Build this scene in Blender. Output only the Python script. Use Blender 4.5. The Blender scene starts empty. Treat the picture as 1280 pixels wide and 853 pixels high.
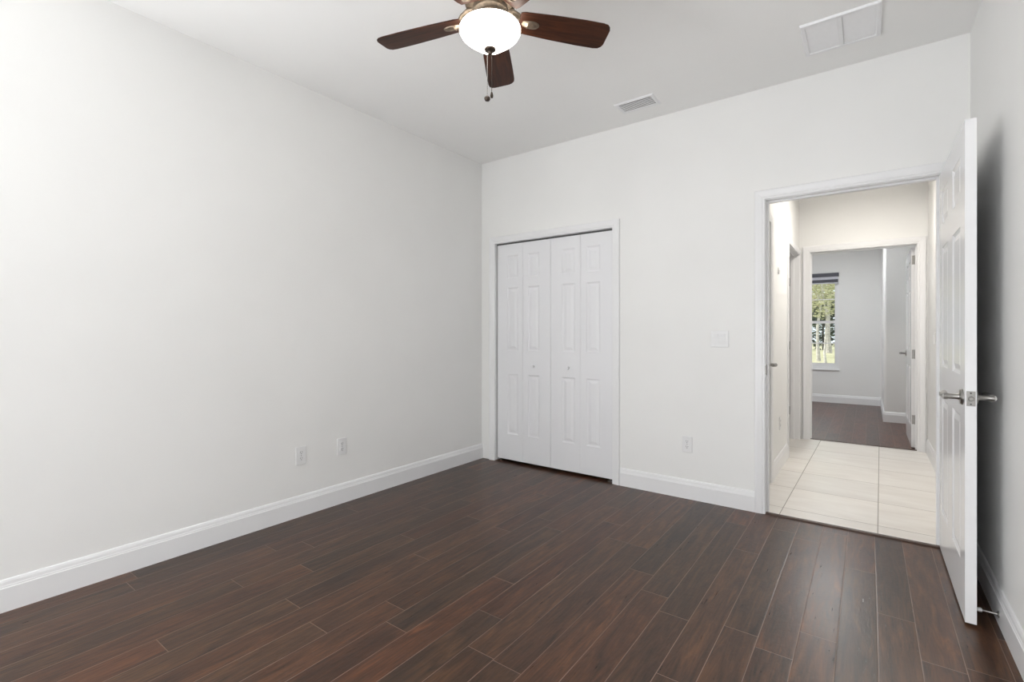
import bpy, bmesh, math, random
from mathutils import Vector, Matrix, noise

C = bpy.context.scene.collection
SC = bpy.context.scene
PI = math.pi

# ------------------------------------------------------------------ camera
cam_d = bpy.data.cameras.new('camera')
cam = bpy.data.objects.new('camera', cam_d); C.objects.link(cam)
cam.location = (2.956, -3.532, 1.18)
cam.rotation_euler = (PI / 2, 0, math.radians(36.367))
cam_d.sensor_width = 36.0
cam_d.lens = 605.0 / 1280.0 * 36.0
cam_d.shift_y = -9.5 / 1280.0
cam_d.clip_start = 0.02
SC.camera = cam

# ------------------------------------------------------------------ view, world, daylight
SC.view_settings.view_transform = 'Standard'
SC.view_settings.look = 'None'
SC.view_settings.gamma = 1.0
SC.view_settings.use_curve_mapping = False
SC.view_settings.exposure = 0.0

world = bpy.data.worlds.new('sky'); SC.world = world
world.use_nodes = True
bg = world.node_tree.nodes['Background']
bg.inputs['Color'].default_value = (0.86, 0.93, 1.0, 1)
bg.inputs['Strength'].default_value = 1.5

def sun(name, rot, energy, color, angle):
    d = bpy.data.lights.new(name, 'SUN'); d.energy = energy; d.color = color; d.angle = math.radians(angle)
    o = bpy.data.objects.new(name, d); C.objects.link(o); o.rotation_euler = rot
    return o

def area(name, loc, rot, sx, sy, energy, color):
    d = bpy.data.lights.new(name, 'AREA'); d.shape = 'RECTANGLE'; d.size = sx; d.size_y = sy
    d.energy = energy; d.color = color
    o = bpy.data.objects.new(name, d); C.objects.link(o); o.location = loc; o.rotation_euler = rot
    return o

def point(name, loc, energy, color, r):
    d = bpy.data.lights.new(name, 'POINT'); d.energy = energy; d.color = color; d.shadow_soft_size = r
    o = bpy.data.objects.new(name, d); C.objects.link(o); o.location = loc
    return o

sun('sunlight', (math.radians(4), math.radians(-48), 0), 7.0, (1.0, 0.95, 0.86), 1.0)
# fill lamps added at two unseen openings behind the camera
area('fill_rear_opening', (2.2, -5.54, 1.08), (-PI / 2 - 0.50, 0, PI), 1.7, 1.95, 61, (0.965, 0.985, 1.0))
area('fill_side_opening', (0.05, -4.70, 1.35), (PI / 2 + 0.50, 0, -PI / 2), 1.5, 1.5, 124, (0.965, 0.985, 1.0))
# fill lamp added at an unseen side opening of the far bedroom
area('fill_far_opening', (0.03, 4.7, 1.4), (PI / 2, 0, -PI / 2), 1.5, 1.45, 9, (0.93, 0.965, 1.0))

# ------------------------------------------------------------------ helpers
def tag(o, label=None, cat=None, group=None, kind=None):
    if label: o['label'] = label
    if cat: o['category'] = cat
    if group: o['group'] = group
    if kind: o['kind'] = kind
    return o

def obj(name, bm, mat, parent=None, smooth=False):
    me = bpy.data.meshes.new(name)
    bmesh.ops.recalc_face_normals(bm, faces=bm.faces)
    bm.to_mesh(me); bm.free()
    if smooth:
        for p in me.polygons: p.use_smooth = True
    mats = mat if isinstance(mat, (list, tuple)) else [mat]
    for m in mats: me.materials.append(m)
    o = bpy.data.objects.new(name, me); C.objects.link(o)
    if parent: o.parent = parent
    return o

def smooth_by_angle(o, deg=35):
    me = o.data
    for p in me.polygons: p.use_smooth = True
    bm = bmesh.new(); bm.from_mesh(me)
    for e in bm.edges:
        if len(e.link_faces) == 2 and e.calc_face_angle(0) > math.radians(deg): e.smooth = False
    bm.to_mesh(me); bm.free()
    return o

def empty(name, loc=(0, 0, 0), rz=0.0):
    o = bpy.data.objects.new(name, None); C.objects.link(o)
    o.location = loc; o.rotation_euler = (0, 0, rz); o.empty_display_size = 0.1
    return o

def struct(name, bm, mat, label, cat, parent=None):
    return tag(obj(name, bm, mat, parent), label, cat, None, 'structure')

def copy_tree(o, parent=None):
    c = o.copy(); C.objects.link(c); c.parent = parent
    for ch in list(o.children): copy_tree(ch, c)
    return c

def add_box(bm, x0, x1, y0, y1, z0, z1, bev=0.0, seg=2, M=None):
    vs = [bm.verts.new((x, y, z)) for x in (x0, x1) for y in (y0, y1) for z in (z0, z1)]
    fs = [(0, 1, 3, 2), (4, 6, 7, 5), (0, 4, 5, 1), (2, 3, 7, 6), (0, 2, 6, 4), (1, 5, 7, 3)]
    faces = [bm.faces.new([vs[i] for i in f]) for f in fs]
    if M is not None:
        for v in vs: v.co = M @ v.co
    if bev > 0:
        es = list({e for f in faces for e in f.edges})
        bmesh.ops.bevel(bm, geom=es, offset=bev, segments=seg, affect='EDGES', profile=0.5)
    return bm

def box(*a, **k): return add_box(bmesh.new(), *a, **k)

def add_lathe(bm, prof, n=32, M=None, cap=True):
    rings = []
    for r, z in prof:
        if r < 1e-6:
            rings.append([bm.verts.new((0, 0, z))])
        else:
            rings.append([bm.verts.new((r * math.cos(2 * PI * i / n), r * math.sin(2 * PI * i / n), z)) for i in range(n)])
    for a, b in zip(rings, rings[1:]):
        for i in range(n):
            j = (i + 1) % n
            if len(a) == 1 and len(b) == 1: continue
            if len(a) == 1: bm.faces.new((a[0], b[i], b[j]))
            elif len(b) == 1: bm.faces.new((a[i], a[j], b[0]))
            else: bm.faces.new((a[i], a[j], b[j], b[i]))
    if cap:
        for r in (rings[0], rings[-1]):
            if len(r) > 1: bm.faces.new(r)
    if M is not None:
        for r in rings:
            for v in r: v.co = M @ v.co
    return bm

def add_tube(bm, pts, radii, n=12, cap=True, flat=1.0):
    pts = [Vector(p) for p in pts]
    if not isinstance(radii, (list, tuple)): radii = [radii] * len(pts)
    rings = []; up = Vector((0, 0, 1))
    for i, p in enumerate(pts):
        d = (pts[min(i + 1, len(pts) - 1)] - pts[max(i - 1, 0)]).normalized()
        u = up if abs(d.dot(up)) < 0.95 else Vector((1, 0, 0))
        a = d.cross(u).normalized(); b = a.cross(d).normalized()
        rings.append([bm.verts.new(p + (a * math.cos(2 * PI * k / n) * flat + b * math.sin(2 * PI * k / n)) * radii[i]) for k in range(n)])
    for r, s in zip(rings, rings[1:]):
        for k in range(n):
            j = (k + 1) % n
            bm.faces.new((r[k], r[j], s[j], s[k]))
    if cap:
        bm.faces.new(rings[0]); bm.faces.new(rings[-1])
    return bm

def rot_to(axis):
    return Vector((0, 0, 1)).rotation_difference(Vector(axis).normalized()).to_matrix().to_4x4()

# ------------------------------------------------------------------ materials
class N:
    """a small node-graph writer"""
    def __init__(s, name):
        s.m = bpy.data.materials.new(name); s.m.use_nodes = True
        s.t = s.m.node_tree; s.b = s.t.nodes['Principled BSDF']; s.out = s.t.nodes['Material Output']
    def n(s, kind, **kw):
        x = s.t.nodes.new(kind)
        for k, v in kw.items(): setattr(x, k, v)
        return x
    def put(s, sock, v):
        if hasattr(v, 'is_output'): s.t.links.new(v, sock)
        else: sock.default_value = v
    def math(s, op, a, b=None, c=None):
        x = s.n('ShaderNodeMath', operation=op); s.put(x.inputs[0], a)
        if b is not None: s.put(x.inputs[1], b)
        if c is not None: s.put(x.inputs[2], c)
        return x.outputs[0]
    def xyz(s, v):
        x = s.n('ShaderNodeSeparateXYZ'); s.put(x.inputs[0], v); return x.outputs
    def comb(s, a, b, c=0.0):
        x = s.n('ShaderNodeCombineXYZ')
        for i, v in enumerate((a, b, c)): s.put(x.inputs[i], v)
        return x.outputs[0]
    def coords(s): return s.n('ShaderNodeTexCoord').outputs['Object']
    def noise(s, v, scale, detail=3.0, rough=0.5, dist=0.0):
        x = s.n('ShaderNodeTexNoise'); s.put(x.inputs['Vector'], v)
        x.inputs['Scale'].default_value = scale; x.inputs['Detail'].default_value = detail
        x.inputs['Roughness'].default_value = rough; x.inputs['Distortion'].default_value = dist
        return x.outputs['Fac']
    def white(s, v, dim='2D'):
        x = s.n('ShaderNodeTexWhiteNoise', noise_dimensions=dim)
        s.put(x.inputs['W' if dim == '1D' else 'Vector'], v)
        return x.outputs['Value'], x.outputs['Color']
    def ramp(s, f, stops):
        x = s.n('ShaderNodeValToRGB'); s.put(x.inputs[0], f); e = x.color_ramp.elements
        while len(e) < len(stops): e.new(0.5)
        for el, (p, c) in zip(e, stops): el.position = p; el.color = (*c, 1)
        return x.outputs[0]
    def mix(s, f, a, b, mode='MIX'):
        x = s.n('ShaderNodeMix', data_type='RGBA', blend_type=mode)
        s.put(x.inputs[0], f)
        for i, v in ((6, a), (7, b)):
            s.put(x.inputs[i], (*v, 1) if isinstance(v, tuple) and len(v) == 3 else v)
        return x.outputs[2]
    def bump(s, h, strength=0.2, dist=0.01):
        x = s.n('ShaderNodeBump'); s.put(x.inputs['Height'], h)
        x.inputs['Strength'].default_value = strength; x.inputs['Distance'].default_value = dist
        s.t.links.new(x.outputs[0], s.b.inputs['Normal'])
    def set(s, **kw):
        names = dict(color='Base Color', rough='Roughness', metal='Metallic', spec='Specular IOR Level', emit='Emission Color', power='Emission Strength', coat='Coat Weight', coat_rough='Coat Roughness', trans='Transmission Weight', ior='IOR', sss='Subsurface Weight')
        for k, v in kw.items():
            if isinstance(v, tuple) and len(v) == 3: v = (*v, 1)
            s.put(s.b.inputs[names[k]], v)
        return s

def paint(name, col, rough, var=0.02, bscale=180, bstr=0.05, spec=0.5):
    g = N(name); co = g.coords()
    f = g.noise(co, 1.3, 3)
    a = tuple(c * (1 - var) for c in col); b = tuple(min(1, c * (1 + var)) for c in col)
    g.set(color=g.ramp(f, [(0.3, a), (0.7, b)]), rough=rough, spec=spec)
    if bstr: g.bump(g.noise(co, bscale, 3, 0.6), bstr, 0.002)
    return g.m

def plain(name, col, rough=0.5, metal=0.0, spec=0.5, var=0.06, scale=40):
    g = N(name); f = g.noise(g.coords(), scale, 3)
    g.set(color=g.ramp(f, [(0.3, tuple(c * (1 - var) for c in col)), (0.7, tuple(min(1, c * (1 + var)) for c in col))]), rough=rough, metal=metal, spec=spec)
    return g.m

def wood_planks(name, x0, w, length, dark, mid, warm, seam_glint, seam_w=0.0013, rough=0.30):
    g = N(name); co = g.coords(); X, Y, Z = g.xyz(co)
    u = g.math('DIVIDE', g.math('SUBTRACT', X, x0), w)
    col = g.math('FLOOR', u); fu = g.math('FRACT', u)
    r1, _ = g.white(col, '1D')
    v = g.math('ADD', g.math('DIVIDE', Y, length), g.math('MULTIPLY', r1, 7.31))
    row = g.math('FLOOR', v); fv = g.math('FRACT', v)
    pid, pc = g.white(g.comb(col, row), '2D')
    # grain: stretched along the plank, shifted from plank to plank
    gx = g.math('ADD', X, g.math('MULTIPLY', pid, 13.7)); gy = g.math('ADD', Y, g.math('MULTIPLY', pid, 5.3))
    grain = g.noise(g.comb(g.math('MULTIPLY', gx, 26.0), g.math('MULTIPLY', gy, 3.2)), 1.0, 6, 0.62, 1.2)
    fine = g.noise(g.comb(g.math('MULTIPLY', gx, 120.0), g.math('MULTIPLY', gy, 7.0)), 1.0, 3, 0.6, 0.4)
    blot = g.noise(g.comb(g.math('MULTIPLY', gx, 7.0), g.math('MULTIPLY', gy, 2.4)), 1.0, 3, 0.55)
    f = g.math('ADD', g.math('MULTIPLY', grain, 0.68), g.math('MULTIPLY', fine, 0.32))
    base = g.ramp(f, [(0.34, dark), (0.52, mid), (0.68, warm)])
    base = g.mix(g.math('MULTIPLY', g.ramp(blot, [(0.50, (0, 0, 0)), (0.74, (1, 1, 1))]), 0.55), base, dark)
    tone = g.ramp(pid, [(0.0, (0.72, 0.72, 0.74)), (0.5, (1.0, 1.0, 1.0)), (1.0, (1.28, 1.2, 1.12))])
    base = g.mix(1.0, base, tone, 'MULTIPLY')
    hue, _ = g.white(g.comb(row, g.math('ADD', col, 31.0)), '2D')
    base = g.mix(1.0, base, g.ramp(hue, [(0.0, (0.88, 0.98, 1.02)), (0.5, (1.0, 1.0, 1.0)), (1.0, (1.16, 0.98, 0.88))]), 'MULTIPLY')
    eu = g.math('MULTIPLY', g.math('MINIMUM', fu, g.math('SUBTRACT', 1.0, fu)), w)
    ev = g.math('MULTIPLY', g.math('MINIMUM', fv, g.math('SUBTRACT', 1.0, fv)), length)
    e = g.math('MINIMUM', eu, ev)
    seam = g.math('LESS_THAN', e, seam_w)
    bevel = g.math('MINIMUM', g.math('DIVIDE', e, 0.004), 1.0)
    g.set(color=g.mix(g.math('MULTIPLY', seam, g.ramp(g.noise(co, 2.3, 3, 0.6), [(0.35, (0.4, 0.4, 0.4)), (0.65, (1.0, 1.0, 1.0))])), base, seam_glint))  # seams tinted lighter, painting in the light their bevels catch
    # hand-scraped ripples lie across the plank
    rip = g.noise(g.comb(g.math('MULTIPLY', gx, 34.0), g.math('MULTIPLY', gy, 24.0)), 1.0, 2, 0.5, 0.8)
    scr = g.noise(g.comb(g.math('MULTIPLY', gx, 130.0), g.math('MULTIPLY', gy, 17.0)), 1.0, 3, 0.5, 0.6)
    h = g.math('ADD', g.math('ADD', g.math('MULTIPLY', rip, 0.5), g.math('MULTIPLY', scr, 0.5)), g.math('MULTIPLY', bevel, 0.35))
    g.bump(h, 0.42, 0.0022)
    g.set(rough=g.math('ADD', rough - 0.06, g.math('MULTIPLY', fine, 0.12)), spec=0.38)
    return g.m

def tile_mat(name, x0, y0, s, ang, col_a, col_b, grout):
    g = N(name); X, Y, Z = g.xyz(g.coords())
    ca, sa = math.cos(ang), math.sin(ang)
    dx = g.math('SUBTRACT', X, x0); dy = g.math('SUBTRACT', Y, y0)
    u = g.math('DIVIDE', g.math('ADD', g.math('MULTIPLY', dx, ca), g.math('MULTIPLY', dy, sa)), s)
    v = g.math('DIVIDE', g.math('SUBTRACT', g.math('MULTIPLY', dy, ca), g.math('MULTIPLY', dx, sa)), s)
    fu, fv = g.math('FRACT', u), g.math('FRACT', v)
    pid, _ = g.white(g.comb(g.math('FLOOR', u), g.math('FLOOR', v)), '2D')
    e = g.math('MULTIPLY', g.math('MINIMUM', g.math('MINIMUM', fu, g.math('SUBTRACT', 1.0, fu)), g.math('MINIMUM', fv, g.math('SUBTRACT', 1.0, fv))), s)
    joint = g.math('LESS_THAN', e, 0.0026)
    px = g.math('ADD', X, g.math('MULTIPLY', pid, 9.0))
    cloud = g.noise(g.comb(g.math('MULTIPLY', px, 2.2), g.math('MULTIPLY', Y, 9.0)), 1.0, 5, 0.6, 0.7)
    base = g.ramp(cloud, [(0.3, col_a), (0.7, col_b)])
    base = g.mix(1.0, base, g.ramp(pid, [(0, (0.95, 0.95, 0.95)), (1, (1.04, 1.03, 1.02))]), 'MULTIPLY')
    g.set(color=g.mix(joint, base, grout), rough=g.math('ADD', 0.30, g.math('MULTIPLY', joint, 0.4)))
    h = g.math('ADD', g.math('MINIMUM', g.math('DIVIDE', e, 0.005), 1.0), g.math('MULTIPLY', cloud, 0.3))
    g.bump(h, 0.3, 0.002)
    return g.m

def blade_mat():
    g = N('walnut_blade'); X, Y, Z = g.xyz(g.coords())
    f = g.noise(g.comb(g.math('MULTIPLY', X, 5.0), g.math('MULTIPLY', Y, 60.0), Z), 1.0, 5, 0.6, 1.0)
    g.set(color=g.ramp(f, [(0.3, (0.016, 0.006, 0.0035)), (0.7, (0.070, 0.022, 0.009))]), rough=0.42, spec=0.22)
    return g.m

def foliage_mat(name, a, b):
    g = N(name)
    oi, _ = g.white(g.n('ShaderNodeNewGeometry').outputs['Random Per Island'], '1D')
    c = g.ramp(oi, [(0.0, a), (1.0, b)])
    g.set(color=c, rough=0.6)
    tr = g.n('ShaderNodeBsdfTranslucent'); g.put(tr.inputs['Color'], c)
    mx = g.n('ShaderNodeMixShader'); mx.inputs[0].default_value = 0.35
    g.t.links.new(g.b.outputs[0], mx.inputs[1]); g.t.links.new(tr.outputs[0], mx.inputs[2])
    g.t.links.new(mx.outputs[0], g.out.inputs['Surface'])
    return g.m

def glass_mat():
    g = N('window_glass'); g.t.nodes.remove(g.b)
    tr = g.n('ShaderNodeBsdfTransparent'); tr.inputs[0].default_value = (0.96, 0.98, 0.97, 1)
    gl = g.n('ShaderNodeBsdfGlossy'); gl.inputs['Roughness'].default_value = 0.02
    mx = g.n('ShaderNodeMixShader'); mx.inputs[0].default_value = 0.06
    g.t.links.new(tr.outputs[0], mx.inputs[1]); g.t.links.new(gl.outputs[0], mx.inputs[2])
    g.t.links.new(mx.outputs[0], g.out.inputs['Surface'])
    return g.m

def bowl_mat():
    g = N('frosted_lit_glass')
    f = g.noise(g.coords(), 14, 4, 0.6, 1.5)
    c = g.ramp(f, [(0.25, (1.0, 0.91, 0.80)), (0.75, (1.0, 0.95, 0.88))])
    g.set(color=(0.9, 0.88, 0.84), emit=c, power=15.0, rough=0.25)
    return g.m

def lamp_mat():
    g = N('lit_opal_glass'); g.set(color=(0.9, 0.88, 0.82), emit=(1.0, 0.92, 0.81), power=9.0, rough=0.3); return g.m

def grass_mat():
    g = N('dry_lawn'); co = g.coords()
    f = g.noise(co, 0.6, 5, 0.65); f2 = g.noise(co, 9.0, 3, 0.7)
    c = g.ramp(g.math('ADD', g.math('MULTIPLY', f, 0.6), g.math('MULTIPLY', f2, 0.4)), [(0.3, (0.22, 0.23, 0.12)), (0.55, (0.42, 0.40, 0.26)), (0.75, (0.58, 0.52, 0.38))])
    g.set(color=c, rough=0.9); g.bump(f2, 0.5, 0.05)
    return g.m

M_WALL = paint('wall_paint', (0.85, 0.847, 0.832), 0.6)
M_CEIL = paint('ceiling_paint', (0.95, 0.947, 0.935), 0.8, bscale=90, bstr=0.12)
M_TRIM = paint('trim_enamel', (0.84, 0.84, 0.845), 0.28, var=0.01, bstr=0)
M_DOOR = paint('door_enamel', (0.83, 0.83, 0.84), 0.22, var=0.01, bscale=60, bstr=0.03)
M_BIFOLD = paint('closet_door_paint', (0.82, 0.82, 0.835), 0.42, var=0.01, bscale=60, bstr=0.03)
M_FLOOR = wood_planks('scraped_walnut_planks', 2.611, 0.1245, 1.21, (0.022, 0.011, 0.0070), (0.066, 0.0305, 0.0160), (0.125, 0.056, 0.0235), (0.24, 0.155, 0.115))
M_FLOOR2 = wood_planks('scraped_walnut_planks_far', 2.56, 0.1245, 1.21, (0.035, 0.015, 0.011), (0.085, 0.034, 0.023), (0.15, 0.062, 0.036), (0.26, 0.17, 0.13))
M_TILE = tile_mat('cream_travertine_tile', 2.491, 0.199, 0.512, -0.0165, (0.74, 0.705, 0.66), (0.85, 0.825, 0.785), (0.36, 0.33, 0.29))
M_STRIP = plain('threshold_wood', (0.055, 0.028, 0.018), 0.4, var=0.2)
M_NICKEL = plain('brushed_nickel', (0.33, 0.32, 0.305), 0.32, 1.0)
M_PEWTER = plain('antique_pewter', (0.26, 0.21, 0.16), 0.5, 1.0, var=0.25, scale=60)
M_BRONZE = plain('dark_bronze', (0.050, 0.035, 0.026), 0.4, 0.6)
M_BLADE = blade_mat()
M_BOWL = bowl_mat()
M_LAMP = lamp_mat()
M_PLASTIC = plain('white_plastic', (0.80, 0.80, 0.80), 0.35, var=0.01)
M_DARK = plain('dark_slot', (0.02, 0.02, 0.02), 0.6)
M_GRILLE = plain('white_enamel_steel', (0.90, 0.90, 0.91), 0.45, var=0.01)
M_GAP_SHADOW = plain('painted_gap_shadow', (0.10, 0.10, 0.10), 0.8)  # dark tone painted in for shade behind louvers and in the track slot
M_VINYL = plain('white_vinyl', (0.86, 0.86, 0.86), 0.35, var=0.01)
M_SHADE_D = plain('charcoal_blind', (0.09, 0.09, 0.11), 0.6)
M_SHADE_L = plain('light_blind_band', (0.62, 0.62, 0.68), 0.7)
M_GLASS = glass_mat()
M_GRASS = grass_mat()
M_BARK = plain('pale_bark', (0.48, 0.45, 0.42), 0.85, var=0.35, scale=9)
M_BARK_D = plain('dark_bark', (0.07, 0.055, 0.045), 0.9, var=0.3, scale=9)
M_LEAF_A = foliage_mat('light_green_leaves', (0.22, 0.24, 0.11), (0.72, 0.70, 0.46))
M_LEAF_B = foliage_mat('dark_green_leaves', (0.015, 0.03, 0.01), (0.08, 0.12, 0.04))
M_LEAF_C = foliage_mat('russet_leaves', (0.20, 0.13, 0.10), (0.52, 0.42, 0.33))
M_EXT = paint('outside_stucco', (0.6, 0.57, 0.5), 0.9)

# ------------------------------------------------------------------ the setting: shell
H = 2.787            # bedroom ceiling
HH = 2.69            # hall ceiling
WX = 3.395           # right wall
YR = -5.60           # wall behind the photographer
HL, HR = 2.33, 3.43  # hall side walls
YF = 2.77            # hall end wall
YB = 6.34            # far bedroom end wall

struct('floor', box(-0.12, 3.52, YR - 0.1, 0.0, -0.12, 0.0), M_FLOOR, 'dark brown hand-scraped plank floor of the bedroom', 'floor')
struct('floor_closet', box(0.0, 1.5, 0.0, 0.80, -0.12, -0.001), M_FLOOR, 'dark plank floor continuing under the closet doors', 'floor')
b = box(1.5, 3.55, 0.0, YF + 0.03, -0.12, 0.0); add_box(b, 0.9, 1.5, 0.80, YF + 0.03, -0.12, 0.0)
struct('floor_hall', b, M_TILE, 'cream square tile floor of the hallway', 'floor')
struct('floor_far_bedroom', box(-0.12, 3.75, YF + 0.03, YB + 0.2, -0.12, 0.0), M_FLOOR2, 'dark plank floor of the bedroom beyond the hallway', 'floor')

struct('ceiling', box(-0.12, 3.52, YR - 0.1, 0.12, H, H + 0.12), M_CEIL, 'flat white ceiling of the bedroom', 'ceiling')
struct('ceiling_hall', box(0.9, 3.55, 0.12, YF, HH, HH + 0.12), M_CEIL, 'white hallway ceiling just seen under the door head', 'ceiling')
struct('ceiling_far_bedroom', box(-0.12, 3.75, YF, YB + 0.2, H, H + 0.12), M_CEIL, 'white ceiling of the bedroom beyond the hallway', 'ceiling')
struct('ceiling_closet', box(0.0, 1.5, 0.12, 0.80, 2.4, 2.5), M_CEIL, 'ceiling inside the closed closet', 'ceiling')


def wall_x(name, y0, y1, x0, x1, zt, holes, label, mat=None, zb=0.0):
    """a wall running along x with rectangular holes (x0, x1, z0, z1)"""
    bm = bmesh.new(); x = x0
    for hx0, hx1, hz0, hz1 in sorted(holes):
        if hx0 > x: add_box(bm, x, hx0, y0, y1, zb, zt)
        if hz0 > zb: add_box(bm, hx0, hx1, y0, y1, zb, hz0)
        if hz1 < zt: add_box(bm, hx0, hx1, y0, y1, hz1, zt)
        x = hx1
    if x < x1: add_box(bm, x, x1, y0, y1, zb, zt)
    return struct(name, bm, mat or M_WALL, label, 'wall')

def wall_y(name, x0, x1, y0, y1, zt, holes, label, mat=None):
    bm = bmesh.new(); y = y0
    for hy0, hy1, hz0, hz1 in sorted(holes):
        if hy0 > y: add_box(bm, x0, x1, y, hy0, 0, zt)
        if hz0 > 0: add_box(bm, x0, x1, hy0, hy1, 0, hz0)
        if hz1 < zt: add_box(bm, x0, x1, hy0, hy1, hz1, zt)
        y = hy1
    if y < y1: add_box(bm, x0, x1, y, y1, 0, zt)
    return struct(name, bm, mat or M_WALL, label, 'wall')

wall_x('wall_back', 0.0, 0.12, 0.0, WX, H, [(0.145, 1.355, 0, 2.028), (2.398, 3.292, 0, 2.072)], 'white wall holding the closet and the open doorway')
wall_y('wall_left', -0.12, 0.0, YR - 0.1, 0.12, H, [(-5.48, -3.92, 0.58, 2.12)], 'long plain white wall with two outlets')
wall_y('wall_right', WX, WX + 0.12, YR - 0.1, 0.12, H, [], 'white wall behind the open door')
wall_x('wall_rear', YR - 0.1, YR, 0.0, WX, H, [(1.30, 3.10, 0.02, 2.12)], 'white wall with an added glass door behind the camera')
b = box(0.0, 1.5, 0.74, 0.80, 0, 2.4); add_box(b, 1.45, 1.5, 0.12, 0.74, 0, 2.4); add_box(b, 0.0, 0.03, 0.12, 0.74, 0, 2.4)
struct('wall_closet', b, M_WALL, 'inside walls of the closed closet', 'wall')
wall_y('wall_hall_left', HL - 0.12, HL, 0.12, YF, HH, [(0.165, 0.765, 0, 2.072), (1.785, 2.715, 0, 2.072)], 'hallway wall with a closed door and a second doorway')
struct('wall_hall_right', box(HR, HR + 0.12, 0.12, YF, 0, HH), M_WALL, 'hallway wall seen edge-on past the open door', 'wall')
wall_x('wall_hall_end', YF, YF + 0.12, -0.12, 3.75, H, [(2.417, 3.366, 0, 2.096)], 'hallway end wall around the doorway to the far bedroom')
b = box(0.9, 1.0, 0.80, YF, 0, HH); add_box(b, 1.0, HL - 0.12, 0.80, 0.90, 0, HH)
struct('wall_side_room', b, M_WALL, 'walls of the room off the hallway', 'wall')
b = bmesh.new()
WIN = (1.70, 2.555, 0.57, 2.21)
wall_x('wall_far_back', YB, YB + 0.2, -0.12, 3.75, H, [WIN], 'pale grey wall with the window of the far bedroom')
wall_y('wall_far_left', -0.12, 0.0, YF + 0.12, YB, H, [(3.9, 5.5, 0.62, 2.18)], 'side wall with an added window in the far bedroom')
struct('wall_far_right', box(3.63, 3.75, YF + 0.12, YB, 0, H), M_WALL, 'wall behind the open door of the far bedroom', 'wall')
b = box(3.128, 3.63, 4.62, YB, 0, H)
bmesh.ops.bevel(b, geom=[e for e in b.edges if all(abs(v.co.x - 3.128) < 1e-4 and abs(v.co.y - 4.62) < 1e-4 for v in e.verts)], offset=0.015, segments=3, affect='EDGES')
struct('wall_far_closet', b, M_WALL, 'projecting wall block beside the far bedroom door', 'wall')

# ------------------------------------------------------------------ baseboards
BASE = [(0.0, 0.0), (0.0155, 0.0), (0.0155, 0.100), (0.0130, 0.104), (0.0130, 0.108), (0.0110, 0.112), (0.0095, 0.124), (0.0060, 0.133), (0.0, 0.136)]

def baseboard(name, path, label):
    """path: list of (x, y) on the wall face, room on the left-hand side of travel"""
    bm = bmesh.new(); P = [Vector((x, y)) for x, y in path]
    offs = []
    for i, p in enumerate(P):
        ns = []
        if i > 0: d = (P[i] - P[i - 1]).normalized(); ns.append(Vector((-d.y, d.x)))
        if i < len(P) - 1: d = (P[i + 1] - P[i]).normalized(); ns.append(Vector((-d.y, d.x)))
        n = ns[0] if len(ns) == 1 else (ns[0] + ns[1]) / (1 + ns[0].dot(ns[1]))
        offs.append(n)
    rows = [[bm.verts.new((p.x + n.x * t, p.y + n.y * t, z)) for t, z in BASE] for p, n in zip(P, offs)]
    k = len(BASE)
    for a, c in zip(rows, rows[1:]):
        for i in range(k):
            j = (i + 1) % k
            bm.faces.new((a[i], a[j], c[j], c[i]))
    bm.faces.new(rows[0]); bm.faces.new(rows[-1])
    return struct(name, bm, M_TRIM, label, 'baseboard')

baseboard('baseboard_left', [(0.0, 0.0), (0.0, YR)], 'white baseboard along the long plain wall')
baseboard('baseboard_back', [(2.352, 0.0), (1.402, 0.0)], 'white baseboard between the closet and the doorway')
baseboard('baseboard_right', [(WX, YR), (WX, 0.0)], 'white baseboard running behind the open door')
baseboard('baseboard_rear', [(0.0, YR), (1.28, YR)], 'white baseboard behind the photographer')
baseboard('baseboard_hall_left', [(HL, 1.735), (HL, 0.82)], 'white baseboard on the hallway wall between its two doors')
baseboard('baseboard_hall_right', [(HR, 0.12), (HR, YF)], 'white baseboard on the hallway wall past the open door')
baseboard('baseboard_far_back', [(3.128, YB), (0.0, YB)], 'white baseboard under the far window')
baseboard('baseboard_far_closet', [(3.63, 4.62), (3.128, 4.62), (3.128, YB)], 'white baseboard around the projecting block in the far bedroom')

# ------------------------------------------------------------------ casings and jambs
CAS = [(0.0, 0.0), (0.0, 0.009), (0.004, 0.011), (0.012, 0.011), (0.016, 0.014), (0.030, 0.0155), (0.044, 0.018), (0.055, 0.018), (0.060, 0.014), (0.060, 0.0)]

def casing(bm, u0, u1, top, fn, w=0.060, zb=0.0):
    s = w / 0.060
    rows = []
    for pt in ((u0, zb, -1, 0), (u0, top, -1, 1), (u1, top, 1, 1), (u1, zb, 1, 0)):
        rows.append([bm.verts.new(fn(pt[0] + pt[2] * o * s, pt[1] + pt[3] * o * s, t)) for o, t in CAS])
    k = len(CAS)
    for a, c in zip(rows, rows[1:]):
        for i in range(k):
            j = (i + 1) % k
            bm.faces.new((a[i], a[j], c[j], c[i]))
    bm.faces.new(rows[0]); bm.faces.new(rows[-1])

def jamb(bm, u0, u1, top, d0, d1, fn, t=0.018, stop=None):
    """lining of an opening: u along the wall, d through it; the lining lies outside u0..u1"""
    def bx(a0, a1, b0, b1, z0, z1):
        vs = [bm.verts.new(fn(a, z, bb)) for a in (a0, a1) for bb in (b0, b1) for z in (z0, z1)]
        for f in [(0, 1, 3, 2), (4, 6, 7, 5), (0, 4, 5, 1), (2, 3, 7, 6), (0, 2, 6, 4), (1, 5, 7, 3)]:
            bm.faces.new([vs[i] for i in f])
    bx(u0 - t, u0, d0, d1, 0, top + t); bx(u1, u1 + t, d0, d1, 0, top + t); bx(u0, u1, d0, d1, top, top + t)
    if stop:
        s0, s1, h = stop
        bx(u0, u0 + h, s0, s1, 0, top - h); bx(u1 - h, u1, s0, s1, 0, top - h); bx(u0, u1, s0, s1, top - h, top)

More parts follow.
